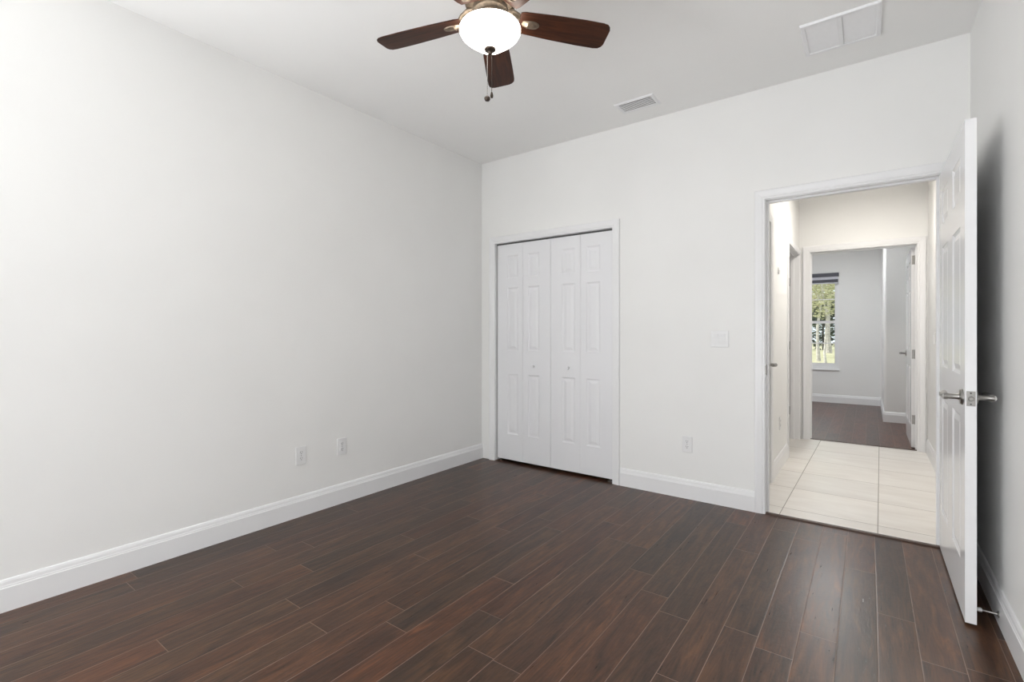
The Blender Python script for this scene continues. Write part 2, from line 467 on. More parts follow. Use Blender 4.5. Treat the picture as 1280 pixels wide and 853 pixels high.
f_back = lambda u, v, n: (u, -n, v)            # n grows into the bedroom
f_hallside = lambda u, v, n: (u, 0.12 + n, v)
f_end = lambda u, v, n: (u, YF - n, v)
f_endfar = lambda u, v, n: (u, YF + 0.12 + n, v)
f_hl = lambda u, v, n: (HL + n, u, v)
f_lhside = lambda u, v, n: (HL - 0.12 - n, u, v)

b = bmesh.new(); casing(b, 0.160, 1.338, 2.012, f_back); jamb(b, 0.163, 1.337, 2.010, 0.0, -0.12, f_back)
struct('trim_1', b, M_TRIM, 'white casing around the closet opening', 'door casing')
b = bmesh.new(); casing(b, 2.412, 3.276, 2.056, f_back); casing(b, 2.412, 3.276, 2.056, f_hallside)
jamb(b, 2.416, 3.272, 2.052, 0.0, -0.12, f_back, stop=(-0.04, -0.075, 0.011))
t2 = struct('trim_2', b, M_TRIM, 'white casing around the doorway to the hallway', 'door casing')
sp = box(2.4155, 2.4180, 0.006, 0.032, 0.905, 0.975, bev=0.0008); add_box(sp, 2.411, 2.4165, -0.004, 0.008, 0.912, 0.968, bev=0.0008)
tag(obj('strike_plate', sp, M_NICKEL, t2), 'small nickel strike plate')
b = bmesh.new(); casing(b, 2.431, 3.350, 2.080, f_end, w=0.068); casing(b, 2.431, 3.350, 2.080, f_endfar, w=0.068)
jamb(b, 2.435, 3.348, 2.077, 0.0, -0.12, f_end, stop=(-0.045, -0.08, 0.011))
struct('trim_3', b, M_TRIM, 'white casing around the doorway at the hallway end', 'door casing')
b = bmesh.new(); casing(b, 0.180, 0.750, 2.056, f_hl); jamb(b, 0.183, 0.747, 2.053, 0.0, -0.12, f_hl)
struct('trim_4', b, M_TRIM, 'white casing of the closed hallway door', 'door casing')
b = bmesh.new(); casing(b, 1.800, 2.700, 2.056, f_hl, w=0.058); casing(b, 1.800, 2.700, 2.056, f_lhside, w=0.058)
jamb(b, 1.803, 2.697, 2.053, 0.0, -0.12, f_hl, stop=(-0.045, -0.08, 0.011))
struct('trim_5', b, M_TRIM, 'white casing of the open doorway on the hallway wall', 'door casing')
# thresholds
def strip(x0, x1, y0, y1, h):
    bm = bmesh.new(); pr = [(y0, 0.0), (y0 + 0.006, h * 0.75), ((y0 + y1) / 2, h), (y1 - 0.006, h * 0.75), (y1, 0.0)]
    rows = [[bm.verts.new((x, y, z)) for y, z in pr] for x in (x0, x1)]
    for i in range(len(pr)):
        j = (i + 1) % len(pr); bm.faces.new((rows[0][i], rows[0][j], rows[1][j], rows[1][i]))
    bm.faces.new(rows[0]); bm.faces.new(rows[1]); return bm
struct('trim_6', strip(2.416, 3.272, -0.012, 0.026, 0.011), M_STRIP, 'dark wood threshold strip where planks meet tile', 'threshold')
struct('trim_7', strip(2.435, 3.348, YF + 0.018, YF + 0.045, 0.008), M_STRIP, 'thin dark threshold strip of the far bedroom', 'threshold')

# ------------------------------------------------------------------ panel doors
def panel_door(W, Ht, T, panels, deep=0.008):
    """slab in x 0..W, y 0..T, z 0..Ht with raised panels on both faces"""
    bm = bmesh.new()
    xs = sorted({0.0, W, *[p[0] for p in panels], *[p[1] for p in panels]})
    zs = sorted({0.0, Ht, *[p[2] for p in panels], *[p[3] for p in panels]})
    def inside(x, z): return any(p[0] < x < p[1] and p[2] < z < p[3] for p in panels)
    for y, s in ((0.0, 1), (T, -1)):
        for a, c in zip(xs, xs[1:]):
            for d, e in zip(zs, zs[1:]):
                if not inside((a + c) / 2, (d + e) / 2):
                    bm.faces.new([bm.verts.new(q) for q in ((a, y, d), (c, y, d), (c, y, e), (a, y, e))])
        for x0, x1, z0, z1 in panels:
            rings = []
            for ins, dp in ((0, 0), (0.003, 0.0035), (0.012, deep), (0.018, deep), (0.040, 0.002), (0.043, 0.002)):
                ins = min(ins, (x1 - x0) / 2 - 0.004)
                yy = y + s * dp
                rings.append([bm.verts.new(q) for q in ((x0 + ins, yy, z0 + ins), (x1 - ins, yy, z0 + ins), (x1 - ins, yy, z1 - ins), (x0 + ins, yy, z1 - ins))])
            for r, q in zip(rings, rings[1:]):
                for i in range(4):
                    j = (i + 1) % 4; bm.faces.new((r[i], r[j], q[j], q[i]))
            bm.faces.new(rings[-1])
    for a, c in zip(xs, xs[1:]):
        for z in (0.0, Ht): bm.faces.new([bm.verts.new(q) for q in ((a, 0, z), (c, 0, z), (c, T, z), (a, T, z))])
    for d, e in zip(zs, zs[1:]):
        for x in (0.0, W): bm.faces.new([bm.verts.new(q) for q in ((x, 0, d), (x, T, d), (x, T, e), (x, 0, e))])
    bmesh.ops.remove_doubles(bm, verts=bm.verts, dist=1e-5)
    return bm

def six(W, Ht):
    k = W / 0.862
    a = (0.105 * k, 0.335 * k); c = (W - 0.365 * k, W - 0.125 * k)
    z = [(0.225, 0.835), (1.005, 1.635), (1.755, 1.935)]
    return [(u[0], u[1], v[0] - 0.012, v[1] - 0.012) for u in (a, c) for v in z]

def lever_set(parent, W, side, z, toward=-1):
    """side: -1 the y=0 face, +1 the y=T face; the lever reaches from the latch edge toward the hinge"""
    T = 0.035; x = W - 0.062; y0 = 0.0 if side < 0 else T
    bm = bmesh.new()
    M = Matrix.Translation((x, y0, z)) @ rot_to((0, side, 0))
    add_lathe(bm, [(0.0, 0.0), (0.033, 0.0), (0.033, 0.004), (0.029, 0.009), (0.014, 0.011), (0.0115, 0.016), (0.0115, 0.046), (0.013, 0.050), (0.013, 0.060), (0.0, 0.062)], 28, M)
    yy = y0 + side * 0.053
    pts = [(x - toward * -0.0, yy, z), (x - 0.025, yy + side * 0.002, z), (x - 0.055, yy + side * 0.003, z + 0.001), (x - 0.09, yy + side * 0.001, z + 0.002), (x - 0.115, yy - side * 0.004, z + 0.003)]
    add_tube(bm, pts, [0.0145, 0.0140, 0.0130, 0.0125, 0.0120], 14)
    o = obj('door_handle', bm, M_NICKEL, parent); tag(o, 'brushed nickel lever handle')
    return smooth_by_angle(o)

def latch(parent, W, z):
    bm = box(W - 0.0005, W + 0.0018, 0.004, 0.031, z - 0.030, z + 0.030, bev=0.0008)
    o = obj('latch_plate', bm, M_NICKEL, parent); tag(o, 'nickel latch plate on the door edge')
    bolt = bmesh.new(); add_lathe(bolt, [(0.0, 0.0), (0.0095, 0.0), (0.0095, 0.006), (0.007, 0.009), (0.0, 0.009)], 18, Matrix.Translation((W + 0.0015, 0.0175, z)) @ rot_to((1, 0, 0)))
    obj('latch_bolt', bolt, M_NICKEL, o)
    sc = bmesh.new()
    for dz in (-0.022, 0.022): add_lathe(sc, [(0.0, 0.0), (0.0032, 0.0), (0.0026, 0.0012), (0.0, 0.0012)], 12, Matrix.Translation((W + 0.0015, 0.0175, z + dz)) @ rot_to((1, 0, 0)))
    tag(obj('screw_heads', sc, M_DARK, o), 'darker screw heads')

def hinge(parent, z, y, x=-0.004, leaf_mat=None):
    bm = bmesh.new()
    add_lathe(bm, [(0.0, -0.046), (0.004, -0.046), (0.0062, -0.044), (0.0062, 0.044), (0.004, 0.046), (0.0, 0.046)], 14, Matrix.Translation((x, y, z)))
    add_box(bm, -0.0018, 0.0, 0.003, 0.033, z - 0.044, z + 0.044)
    return obj('hinge', bm, M_NICKEL, parent)

def make_leaf(name, W, Ht, loc, rz, label, handle_z, hinges=None, sides=(-1, 1), hy=0.0):
    root = empty(name, loc, rz); tag(root, label, 'door', None, 'structure')
    obj('door_slab', panel_door(W, Ht, 0.035, six(W, Ht)), M_DOOR, root)
    for s in sides: lever_set(root, W, s, handle_z)
    latch(root, W, handle_z)
    for z in hinges or []: hinge(root, z, hy)
    return root

# bedroom door: hinged at the far end of its opening, folded back almost to the wall
d1 = make_leaf('door_1', 0.864, 2.033, (3.2705, -0.006, 0.012), -PI / 2, 'white six-panel door standing open against the wall, nearest the camera', 0.905, [0.22, 1.02, 1.83], hy=0.036)
# the leaf of the far bedroom, open 90 degrees
d3 = make_leaf('door_2', 0.84, 2.045, (3.345, 2.902, 0.012), PI / 2, 'white panel door open inside the far bedroom', 0.94, None)
for z in (0.284, 0.955, 1.921):
    bm = box(-0.0018, 0.0, 0.004, 0.030, z - 0.046, z + 0.046, bev=0.0006)
    add_lathe(bm, [(0.0, -0.047), (0.0055, -0.047), (0.0065, -0.045), (0.0065, 0.045), (0.0055, 0.047), (0.0, 0.047)], 14, Matrix.Translation((-0.004, 0.004, z)))
    tag(obj('hinge', bm, M_NICKEL, d3), 'satin nickel hinge leaf')
# closed hallway door, flush with the hallway face
d4 = make_leaf('door_3', 0.558, 2.033, (HL - 0.004, 0.186, 0.012), PI / 2, 'closed white door just inside the doorway on the hallway wall', 0.925, None, sides=(-1,))
# door of the second hallway doorway, swung away into its room
d5 = make_leaf('door_4', 0.86, 2.033, (HL - 0.128, 2.655, 0.012), PI, 'white door swung away behind the second hallway doorway', 0.925, None)
for z in (0.303, 1.033, 1.745):
    bm = box(-0.044, -0.012, -0.0425, -0.0400, z - 0.046, z + 0.046)
    add_lathe(bm, [(0.0, -0.047), (0.006, -0.047), (0.0068, -0.045), (0.0068, 0.045), (0.006, 0.047), (0.0, 0.047)], 14, Matrix.Translation((-0.010, -0.036, z)))
    tag(obj('hinge', bm, M_NICKEL, d5), 'grey hinge on the jamb')

# bifold closet doors: two pairs of three-panel leaves
def bifold_leaf(w, wide_first):
    a, c = (0.113, 0.053) if wide_first else (0.053, 0.113)
    return panel_door(w, 1.972, 0.032, [(a, w - c, 0.235, 0.785), (a, w - c, 1.000, 1.575), (a, w - c, 1.660, 1.868)], deep=0.007)

def bifold(name, x0, x1, label, knob_leaf):
    root = empty(name, (x0, 0.022, 0.024)); tag(root, label, 'closet door', None, 'structure')
    w = (x1 - x0) / 2 - 0.001
    for i in (0, 1):
        lf = obj('door_leaf', bifold_leaf(w, i == 0), M_BIFOLD, root)
        lf.location = (i * (w + 0.002), 0, 0)
        if i == knob_leaf:
            px = (0.113 + w - 0.053) / 2 if i == 0 else (0.053 + w - 0.113) / 2
            bm = bmesh.new()
            add_lathe(bm, [(0.0, 0.0), (0.009, 0.0), (0.0075, 0.006), (0.008, 0.010), (0.0145, 0.016), (0.016, 0.021), (0.014, 0.026), (0.0, 0.028)], 24, Matrix.Translation((px, 0.0, 0.868)) @ rot_to((0, -1, 0)))
            smooth_by_angle(obj('knob', bm, M_BIFOLD, lf))
    px = 0.03 if knob_leaf == 1 else 2 * w - 0.03
    bm = box(px - 0.022, px + 0.022, 0.004, 0.028, -0.0235, -0.020); add_box(bm, px - 0.006, px + 0.006, 0.010, 0.022, -0.021, 0.0)
    tag(obj('pivot_bracket', bm, M_NICKEL, root), 'small steel floor pivot')
    return root
bifold('door_5', 0.174, 0.7495, 'white bifold closet door nearer the room corner', 1)
bifold('door_6', 0.7525, 1.333, 'white bifold closet door nearer the doorway', 0)
b = box(0.163, 1.337, 0.026, 0.052, 1.998, 2.010)
struct('trim_8', b, M_GAP_SHADOW, 'overhead track slot of the closet doors, its shade painted dark', 'door track')

# ------------------------------------------------------------------ ceiling fan
FX, FY = 1.634, -1.897
fan = empty('ceiling_fan', (FX, FY, H)); tag(fan, 'five-blade brown ceiling fan with a lit frosted bowl light', 'ceiling fan')
R0 = -H   # local z = world z - H
def lz(z): return z + R0
bm = add_lathe(bmesh.new(), [(0.0, lz(2.787)), (0.075, lz(2.787)), (0.078, lz(2.775)), (0.062, lz(2.745)), (0.030, lz(2.728)), (0.022, lz(2.724))], 40)
smooth_by_angle(obj('ceiling_mount', bm, M_PEWTER, fan))
bm = add_lathe(bmesh.new(), [(0.022, lz(2.735)), (0.045, lz(2.722)), (0.092, lz(2.708)), (0.108, lz(2.690)), (0.112, lz(2.650)), (0.108, lz(2.625)), (0.112, lz(2.618)), (0.108, lz(2.606)), (0.088, lz(2.594)), (0.070, lz(2.590))], 44)
smooth_by_angle(obj('motor_housing', bm, M_PEWTER, fan))
bm = add_lathe(bmesh.new(), [(0.070, lz(2.592)), (0.078, lz(2.585)), (0.078, lz(2.570)), (0.060, lz(2.553)), (0.050, lz(2.556))], 40)
smooth_by_angle(obj('switch_housing', bm, M_PEWTER, fan))
bm = add_lathe(bmesh.new(), [(0.050, lz(2.560)), (0.066, lz(2.556)), (0.090, lz(2.540)), (0.106, lz(2.524)), (0.110, lz(2.512)), (0.102, lz(2.505))], 40)
smooth_by_angle(obj('light_fitter', bm, M_PEWTER, fan))
# bowl: bell shaped frosted glass
prof = [(0.104, lz(2.5075)), (0.120, lz(2.5095)), (0.128, lz(2.506)), (0.1325, lz(2.498)), (0.1325, lz(2.489)), (0.125, lz(2.475)), (0.110, lz(2.461)), (0.094, lz(2.449)), (0.080, lz(2.439)), (0.069, lz(2.431)), (0.059, lz(2.424)), (0.045, lz(2.420)), (0.025, lz(2.4175)), (0.0, lz(2.417))]
smooth_by_angle(obj('light_bowl', add_lathe(bmesh.new(), prof, 56, cap=False), M_BOWL, fan), 60)
bm = add_lathe(bmesh.new(), [(0.0, lz(2.420)), (0.020, lz(2.420)), (0.026, lz(2.414)), (0.024, lz(2.408)), (0.015, lz(2.404)), (0.010, lz(2.398)), (0.0095, lz(2.392)), (0.006, lz(2.388)), (0.0, lz(2.387))], 28)
smooth_by_angle(obj('finial', bm, M_BRONZE, fan))

def make_blade():
    """blade along +x from the hub axis, underside down"""
    out = []
    for t, w in ((0.0, 0.104), (0.05, 0.116), (0.35, 0.130), (0.7, 0.140), (0.90, 0.142), (0.955, 0.134), (0.985, 0.112), (1.0, 0.080)):
        out.append((0.128 + t * 0.408, w / 2))
    pts = out + [(x, -y) for x, y in reversed(out)]
    bm = bmesh.new()
    lo = [bm.verts.new((x, y, -0.003)) for x, y in pts]; hi = [bm.verts.new((x, y, 0.003)) for x, y in pts]
    bm.faces.new(lo); bm.faces.new(hi)
    for i in range(len(pts)):
        j = (i + 1) % len(pts); bm.faces.new((lo[i], lo[j], hi[j], hi[i]))
    bmesh.ops.bevel(bm, geom=[e for e in bm.edges if abs(e.verts[0].co.z - e.verts[1].co.z) < 1e-5], offset=0.0015, segments=1, affect='EDGES')
    return bm

def make_bracket():
    bm = bmesh.new()
    add_tube(bm, [(0.070, 0, 0.044), (0.100, 0, 0.046), (0.128, 0, 0.030), (0.150, 0, 0.002), (0.170, 0, -0.006)], [0.011, 0.010, 0.010, 0.011, 0.012], 12, flat=1.5)
    # oval medallion under the blade root
    ov = add_lathe(bm, [(0.0, -0.012), (0.6, -0.011), (0.9, -0.008), (1.0, -0.003), (1.0, 0.0)], 24, Matrix.Translation((0.186, 0, 0)) @ Matrix.Diagonal((0.034, 0.021, 1, 1)))
    return bm

blade_mesh = None
for az in (47.5, 122.0, 199.0, 271.5, 340.0):
    if blade_mesh is None:
        bl = obj('fan_blade', make_blade(), M_BLADE, fan); br = obj('blade_bracket', make_bracket(), M_PEWTER, bl)
        smooth_by_angle(br); tag(br, 'pewter blade bracket')
        blade_mesh, br_mesh, proto_bl, proto_br = bl.data, br.data, bl, br
    else:
        bl = proto_bl.copy(); C.objects.link(bl); bl.parent = fan
        br = proto_br.copy(); C.objects.link(br); br.parent = bl
    bl.matrix_local = Matrix.Translation((0, 0, lz(2.553))) @ Matrix.Rotation(math.radians(az), 4, 'Z') @ Matrix.Rotation(math.radians(2.7), 4, 'Y') @ Matrix.Rotation(math.radians(-11), 4, 'X')

def pull_chain(dx, dy, z0, z1, mat, fob):
    bm = bmesh.new(); z = z0
    while z > z1:
        bmesh.ops.create_icosphere(bm, subdivisions=1, radius=0.0021, matrix=Matrix.Translation((dx, dy, lz(z)))); z -= 0.0052
    add_tube(bm, [(dx, dy, lz(z0)), (dx, dy, lz(z1))], 0.0009, 6)
    o = obj('pull_chain', bm, mat, fan)
    f = bmesh.new()
    if fob == 'ball':
        add_lathe(f, [(0.0, 0.0), (0.004, -0.001), (0.006, -0.004), (0.0125, -0.009), (0.0135, -0.015), (0.010, -0.022), (0.0, -0.025)], 20, Matrix.Translation((dx, dy, lz(z1))))
    else:
        add_lathe(f, [(0.0, 0.0), (0.003, -0.001), (0.0045, -0.006), (0.0065, -0.016), (0.0055, -0.024), (0.0, -0.028)], 18, Matrix.Translation((dx, dy, lz(z1))))
    smooth_by_angle(obj('pull_knob', f, M_BRONZE, o))
pull_chain(-0.010, -0.007, 2.396, 2.213, M_NICKEL, 'ball')
pull_chain(0.006, 0.004, 2.396, 2.228, M_BRONZE, 'drop')

# ------------------------------------------------------------------ ceiling register and return grille
reg = empty('supply_register', (1.655, -0.285, H)); tag(reg, 'small white louvered air register on the ceiling nearer the fan', 'ceiling vent')
bm = bmesh.new()
hw, hd = 0.140, 0.085; iw, idp = 0.114, 0.060
rings = [[bm.verts.new((sx * a, sy * c, z)) for sx, sy in ((-1, -1), (1, -1), (1, 1), (-1, 1))] for a, c, z in ((hw, hd, 0.0), (hw, hd, -0.002), (hw - 0.006, hd - 0.006, -0.007), (iw + 0.003, idp + 0.003, -0.008), (iw, idp, -0.006), (iw, idp, 0.0))]
for r, q in zip(rings, rings[1:]):
    for i in range(4):
        j = (i + 1) % 4; bm.faces.new((r[i], r[j], q[j], q[i]))
obj('register_frame', bm, M_GRILLE, reg)
tag(obj('duct_backing', box(-iw, iw, -idp, idp, -0.0012, -0.0002), M_GAP_SHADOW, reg), 'flat backing behind the louvers, duct shade painted dark')
for k in range(6):
    y = -idp + 0.012 + k * 0.0195
    bm = box(-iw, iw, -0.0072, 0.0072, -0.0007, 0.0007, M=Matrix.Translation((0, y, -0.0085)) @ Matrix.Rotation(math.radians(8), 4, 'X'))
    obj('louver', bm, M_GRILLE, reg)

gr = empty('return_grille', (2.838, -0.440, H)); tag(gr, 'large white return air grille on the ceiling above the doorway', 'ceiling vent')
hw, hd = 0.172, 0.166; iw, idp = 0.150, 0.144
bm = bmesh.new()
rings = [[bm.verts.new((sx * a, sy * c, z)) for sx, sy in ((-1, -1), (1, -1), (1, 1), (-1, 1))] for a, c, z in ((hw, hd, 0.0), (hw, hd, -0.006), (hw - 0.004, hd - 0.004, -0.012), (iw + 0.003, idp + 0.003, -0.012), (iw, idp, -0.009), (iw, idp, 0.0))]
for r, q in zip(rings, rings[1:]):
    for i in range(4):
        j = (i + 1) % 4; bm.faces.new((r[i], r[j], q[j], q[i]))
add_box(bm, -0.009, 0.009, -idp, idp, -0.0115, -0.0005)
obj('grille_frame', bm, M_GRILLE, gr)
tag(obj('filter_backing', box(-iw, iw, -idp, idp, -0.0012, -0.0002), M_PLASTIC, gr), 'pale filter behind the fins')
for s in (-1, 1):
    bm = bmesh.new()
    x0, x1 = (0.010, iw) if s > 0 else (-iw, -0.010)
    for k in range(24):
        y = -idp + 0.008 + k * 0.0118
        add_box(bm, x0, x1, -0.0055, 0.0055, -0.0005, 0.0005, M=Matrix.Translation((0, y, -0.006)) @ Matrix.Rotation(math.radians(-12), 4, 'X'))
    obj('grille_fins', bm, M_GRILLE, gr)

# ------------------------------------------------------------------ outlets and switches (local: x across, y out of the wall toward -y, z up)
def make_outlet(label):
    root = empty('wall_outlet'); tag(root, label, 'outlet', 'wall outlets')
    obj('cover_plate', box(-0.035, 0.035, -0.0065, 0.0, -0.0575, 0.0575, bev=0.003), M_PLASTIC, root)
    for s in (-1, 1):
        bm = add_lathe(bmesh.new(), [(0.0, 0.0), (0.0172, 0.0), (0.0166, 0.0022), (0.0, 0.0024)], 28, Matrix.Translation((0, -0.006, s * 0.0195)) @ rot_to((0, -1, 0)) @ Matrix.Diagonal((1, 0.84, 1, 1)))
        r = obj('receptacle', bm, M_PLASTIC, root)
        sl = bmesh.new()
        add_box(sl, -0.0072, -0.0050, -0.0090, -0.0078, s * 0.0195 + 0.000, s * 0.0195 + 0.008)
        add_box(sl, 0.0050, 0.0072, -0.0090, -0.0078, s * 0.0195 + 0.001, s * 0.0195 + 0.0075)
        add_lathe(sl, [(0.0, 0.0), (0.0026, 0.0), (0.0026, 0.0012), (0.0, 0.0012)], 12, Matrix.Translation((0, -0.0078, s * 0.0195 - 0.0065)) @ rot_to((0, -1, 0)))
        tag(obj('slots', sl, M_DARK, r), 'dark plug slots')
    sc = add_lathe(bmesh.new(), [(0.0, 0.0), (0.0032, 0.0), (0.0026, 0.0012), (0.0, 0.0014)], 14, Matrix.Translation((0, -0.006, 0)) @ rot_to((0, -1, 0)))
    obj('screw', sc, M_NICKEL, root)
    return root

o1 = make_outlet('white wall outlet low on the long wall, farther from the closet')
o1.location = (0.0, -1.822, 0.390); o1.rotation_euler = (0, 0, PI / 2)
for loc, rz, lab in (((0.0, -1.521, 0.393), PI / 2, 'white wall outlet low on the long wall, nearer the closet'),
                     ((1.913, 0.0, 0.388), 0.0, 'white wall outlet below the light switch, between closet and doorway'),
                     ((HL, 1.27, 0.395), PI / 2, 'white wall outlet seen edge-on low on the hallway wall')):
    o = copy_tree(o1); o.location = loc; o.rotation_euler = (0, 0, rz); o['label'] = lab

def make_switch(label, gangs):
    root = empty('light_switch'); tag(root, label, 'light switch')
    w = 0.035 + 0.023 * (gangs - 1)
    obj('cover_plate', box(-w, w, -0.0065, 0.0, -0.0575, 0.0575, bev=0.003), M_PLASTIC, root)
    for i in range(gangs):
        x = (i - (gangs - 1) / 2) * 0.046
        bm = box(x - 0.0165, x + 0.0165, -0.0080, -0.005, -0.0335, 0.0335, bev=0.001)
        r = obj('rocker', bm, M_PLASTIC, root)
        bm = bmesh.new()
        vs = [bm.verts.new(p) for p in ((x - 0.014, -0.0078, -0.030), (x + 0.014, -0.0078, -0.030), (x + 0.014, -0.0092, 0.0), (x - 0.014, -0.0092, 0.0), (x - 0.014, -0.0122, 0.030), (x + 0.014, -0.0122, 0.030), (x + 0.014, -0.0078, 0.030), (x - 0.014, -0.0078, 0.030))]
        for f in ((0, 1, 2, 3), (3, 2, 5, 4), (4, 5, 6, 7), (0, 3, 4, 7), (1, 6, 5, 2), (0, 7, 6, 1)): bm.faces.new([vs[k] for k in f])
        obj('paddle', bm, M_PLASTIC, r)
    return root
s1 = make_switch('white double rocker light switch beside the doorway', 2); s1.location = (2.132, 0.0, 1.143)
s2 = make_switch('white light switch seen edge-on on the hallway wall past the open door', 1); s2.location = (HR, 2.17, 1.14); s2.rotation_euler = (0, 0, -PI / 2)

# small round sensor on the hallway wall
th = empty('wall_sensor', (HL, 1.18, 1.72)); tag(th, 'tiny white wall sensor high on the hallway wall', 'wall sensor')
obj('sensor_body', add_lathe(bmesh.new(), [(0.0, 0.0), (0.030, 0.0), (0.030, 0.006), (0.026, 0.012), (0.0, 0.014)], 24, rot_to((1, 0, 0))), M_PLASTIC, th)
obj('sensor_lens', add_lathe(bmesh.new(), [(0.0, 0.0), (0.008, 0.0), (0.006, 0.004), (0.0, 0.005)], 16, Matrix.Translation((0.013, 0, 0)) @ rot_to((1, 0, 0))), M_GRILLE, th)

# ------------------------------------------------------------------ door stop on the baseboard
ds = empty('door_stop', (WX - 0.0155, -0.80, 0.048)); tag(ds, 'thin metal door stop sticking out of the baseboard behind the door', 'door stop')
bm = bmesh.new(); add_lathe(bm, [(0.0, 0.0), (0.013, 0.0), (0.013, 0.003), (0.006, 0.006), (0.0045, 0.010), (0.0042, 0.052), (0.0, 0.052)], 20, rot_to((-1, 0, 0)))
smooth_by_angle(obj('stop_rod', bm, M_NICKEL, ds))
bm = add_lathe(bmesh.new(), [(0.0, 0.050), (0.0075, 0.050), (0.0085, 0.056), (0.0075, 0.064), (0.0, 0.066)], 20, rot_to((-1, 0, 0)))
tag(smooth_by_angle(obj('rubber_tip', bm, M_PLASTIC, ds)), 'white rubber tip')

# ------------------------------------------------------------------ windows
def ring(bm, x0, x1, z0, z1, w, y0, y1, wb=None, wt=None):
    wb = w if wb is None else wb; wt = w if wt is None else wt
    add_box(bm, x0, x0 + w, y0, y1, z0, z1); add_box(bm, x1 - w, x1, y0, y1, z0, z1)
    add_box(bm, x0 + w, x1 - w, y0, y1, z0, z0 + wb); add_box(bm, x0 + w, x1 - w, y0, y1, z1 - wt, z1)

wx0, wx1, wz0, wz1 = WIN
win = empty('window_1', (0, 0, 0)); tag(win, 'white single-hung window of the far bedroom looking onto trees', 'window', None, 'structure')
bm = bmesh.new(); ring(bm, wx0, wx1, wz0, wz1, 0.030, YB + 0.03, YB + 0.11)
obj('window_frame', bm, M_VINYL, win)
zm = 1.375
for nm, z0, z1, y in (('lower_sash', wz0 + 0.030, zm + 0.022, YB + 0.040), ('upper_sash', zm - 0.022, wz1 - 0.03, YB + 0.070)):
    bm = bmesh.new(); ring(bm, wx0 + 0.030, wx1 - 0.030, z0, z1, 0.032, y, y + 0.028, wb=0.070 if nm == 'lower_sash' else 0.044, wt=0.044)
    sash = obj(nm, bm, M_VINYL, win)
    xc = (wx0 + wx1) / 2 + 0.012; g0 = z0 + (0.07 if nm == 'lower_sash' else 0.044); g1 = z1 - 0.044
    bm = box(xc - 0.008, xc + 0.008, y + 0.006, y + 0.022, g0, g1); add_box(bm, wx0 + 0.06, wx1 - 0.06, y + 0.006, y + 0.022, (g0 + g1) / 2 - 0.008, (g0 + g1) / 2 + 0.008)
    obj('muntin', bm, M_VINYL, sash)
    obj('pane', box(wx0 + 0.060, wx1 - 0.060, y + 0.012, y + 0.016, g0 - 0.004, g1 + 0.004), M_GLASS, sash)
obj('window_stool', box(wx0 - 0.03, wx1 + 0.012, YB - 0.022, YB + 0.032, wz0 - 0.022, wz0 + 0.001, bev=0.004), M_TRIM, win)

sh = empty('roller_blind', (wx0, YB, wz1)); tag(sh, 'raised grey zebra blind at the top of the far window', 'window blind')
W_ = wx1 - wx0
obj('head_rail', box(0.003, W_ - 0.003, -0.030, 0.026, -0.062, 0.0, bev=0.004), M_SHADE_D, sh)
obj('light_band', box(0.012, W_ - 0.012, -0.012, -0.009, -0.112, -0.055), M_SHADE_L, sh)
tag(obj('dark_band', box(0.012, W_ - 0.012, -0.0125, -0.0085, -0.165, -0.110), M_SHADE_D, sh), 'charcoal fabric band')
obj('bottom_rail', box(0.008, W_ - 0.008, -0.020, -0.002, -0.182, -0.162, bev=0.004), M_SHADE_L, sh)

def added_window(name, along, a0, a1, z0, z1, d0, d1, label):  # unseen windows added as openings for the fill lamps
    root = empty(name); tag(root, label, 'window', None, 'structure')
    bm = bmesh.new(); ring(bm, a0, a1, z0, z1, 0.04, 0.0, 1.0); add_box(bm, a0 + 0.04, a1 - 0.04, 0.0, 1.0, (z0 + z1) / 2 - 0.02, (z0 + z1) / 2 + 0.02)
    for v in bm.verts:
        t = d0 + (d1 - d0) * v.co.y
        v.co = (v.co.x, t, v.co.z) if along == 'x' else (t, v.co.x, v.co.z)
    obj('window_frame', bm, M_VINYL, root)
    bm = box(a0 + 0.03, a1 - 0.03, 0.45, 0.55, z0 + 0.03, z1 - 0.03)
    for v in bm.verts:
        t = d0 + (d1 - d0) * v.co.y
        v.co = (v.co.x, t, v.co.z) if along == 'x' else (t, v.co.x, v.co.z)
    obj('sky_blocker', bm, M_SHADE_L, root)  # opaque panel added to keep sky light out of the room
added_window('added_window_2', 'x', 1.30, 3.10, 0.02, 2.12, YR - 0.09, YR - 0.03, 'unseen sliding glass door added behind the camera for light')
added_window('added_window_3', 'y', -5.48, -3.92, 0.58, 2.12, -0.09, -0.03, 'unseen side window added to light the bedroom')
added_window('added_window_4', 'y', 3.9, 5.5, 0.62, 2.18, -0.09, -0.03, 'unseen side window added to light the far bedroom')

# ------------------------------------------------------------------ hallway ceiling lamp (real lamp that lights the hallway)
hl = empty('hall_ceiling_lamp', (2.98, 1.58, HH)); tag(hl, 'flush dome lamp on the hallway ceiling', 'ceiling lamp')
smooth_by_angle(obj('lamp_base', add_lathe(bmesh.new(), [(0.0, 0.0), (0.150, 0.0), (0.150, -0.018), (0.138, -0.024)], 36), M_NICKEL, hl))
smooth_by_angle(obj('lamp_dome', add_lathe(bmesh.new(), [(0.138, -0.022), (0.130, -0.045), (0.100, -0.075), (0.055, -0.092), (0.0, -0.097)], 36, cap=False), M_LAMP, hl), 60)
def dome_lamp(name, loc, r, energy, color):
    d = bpy.data.lights.new(name, 'AREA'); d.shape = 'DISK'; d.size = r * 2; d.energy = energy; d.color = color
    o = bpy.data.objects.new(name, d); C.objects.link(o); o.location = loc
    return o
dome_lamp('hall_lamp_light', (2.98, 1.58, HH - 0.10), 0.12, 18, (1.0, 0.95, 0.885))
fl = copy_tree(hl); fl.location = (2.50, 4.55, H); fl['label'] = 'flush dome lamp on the ceiling of the far bedroom'
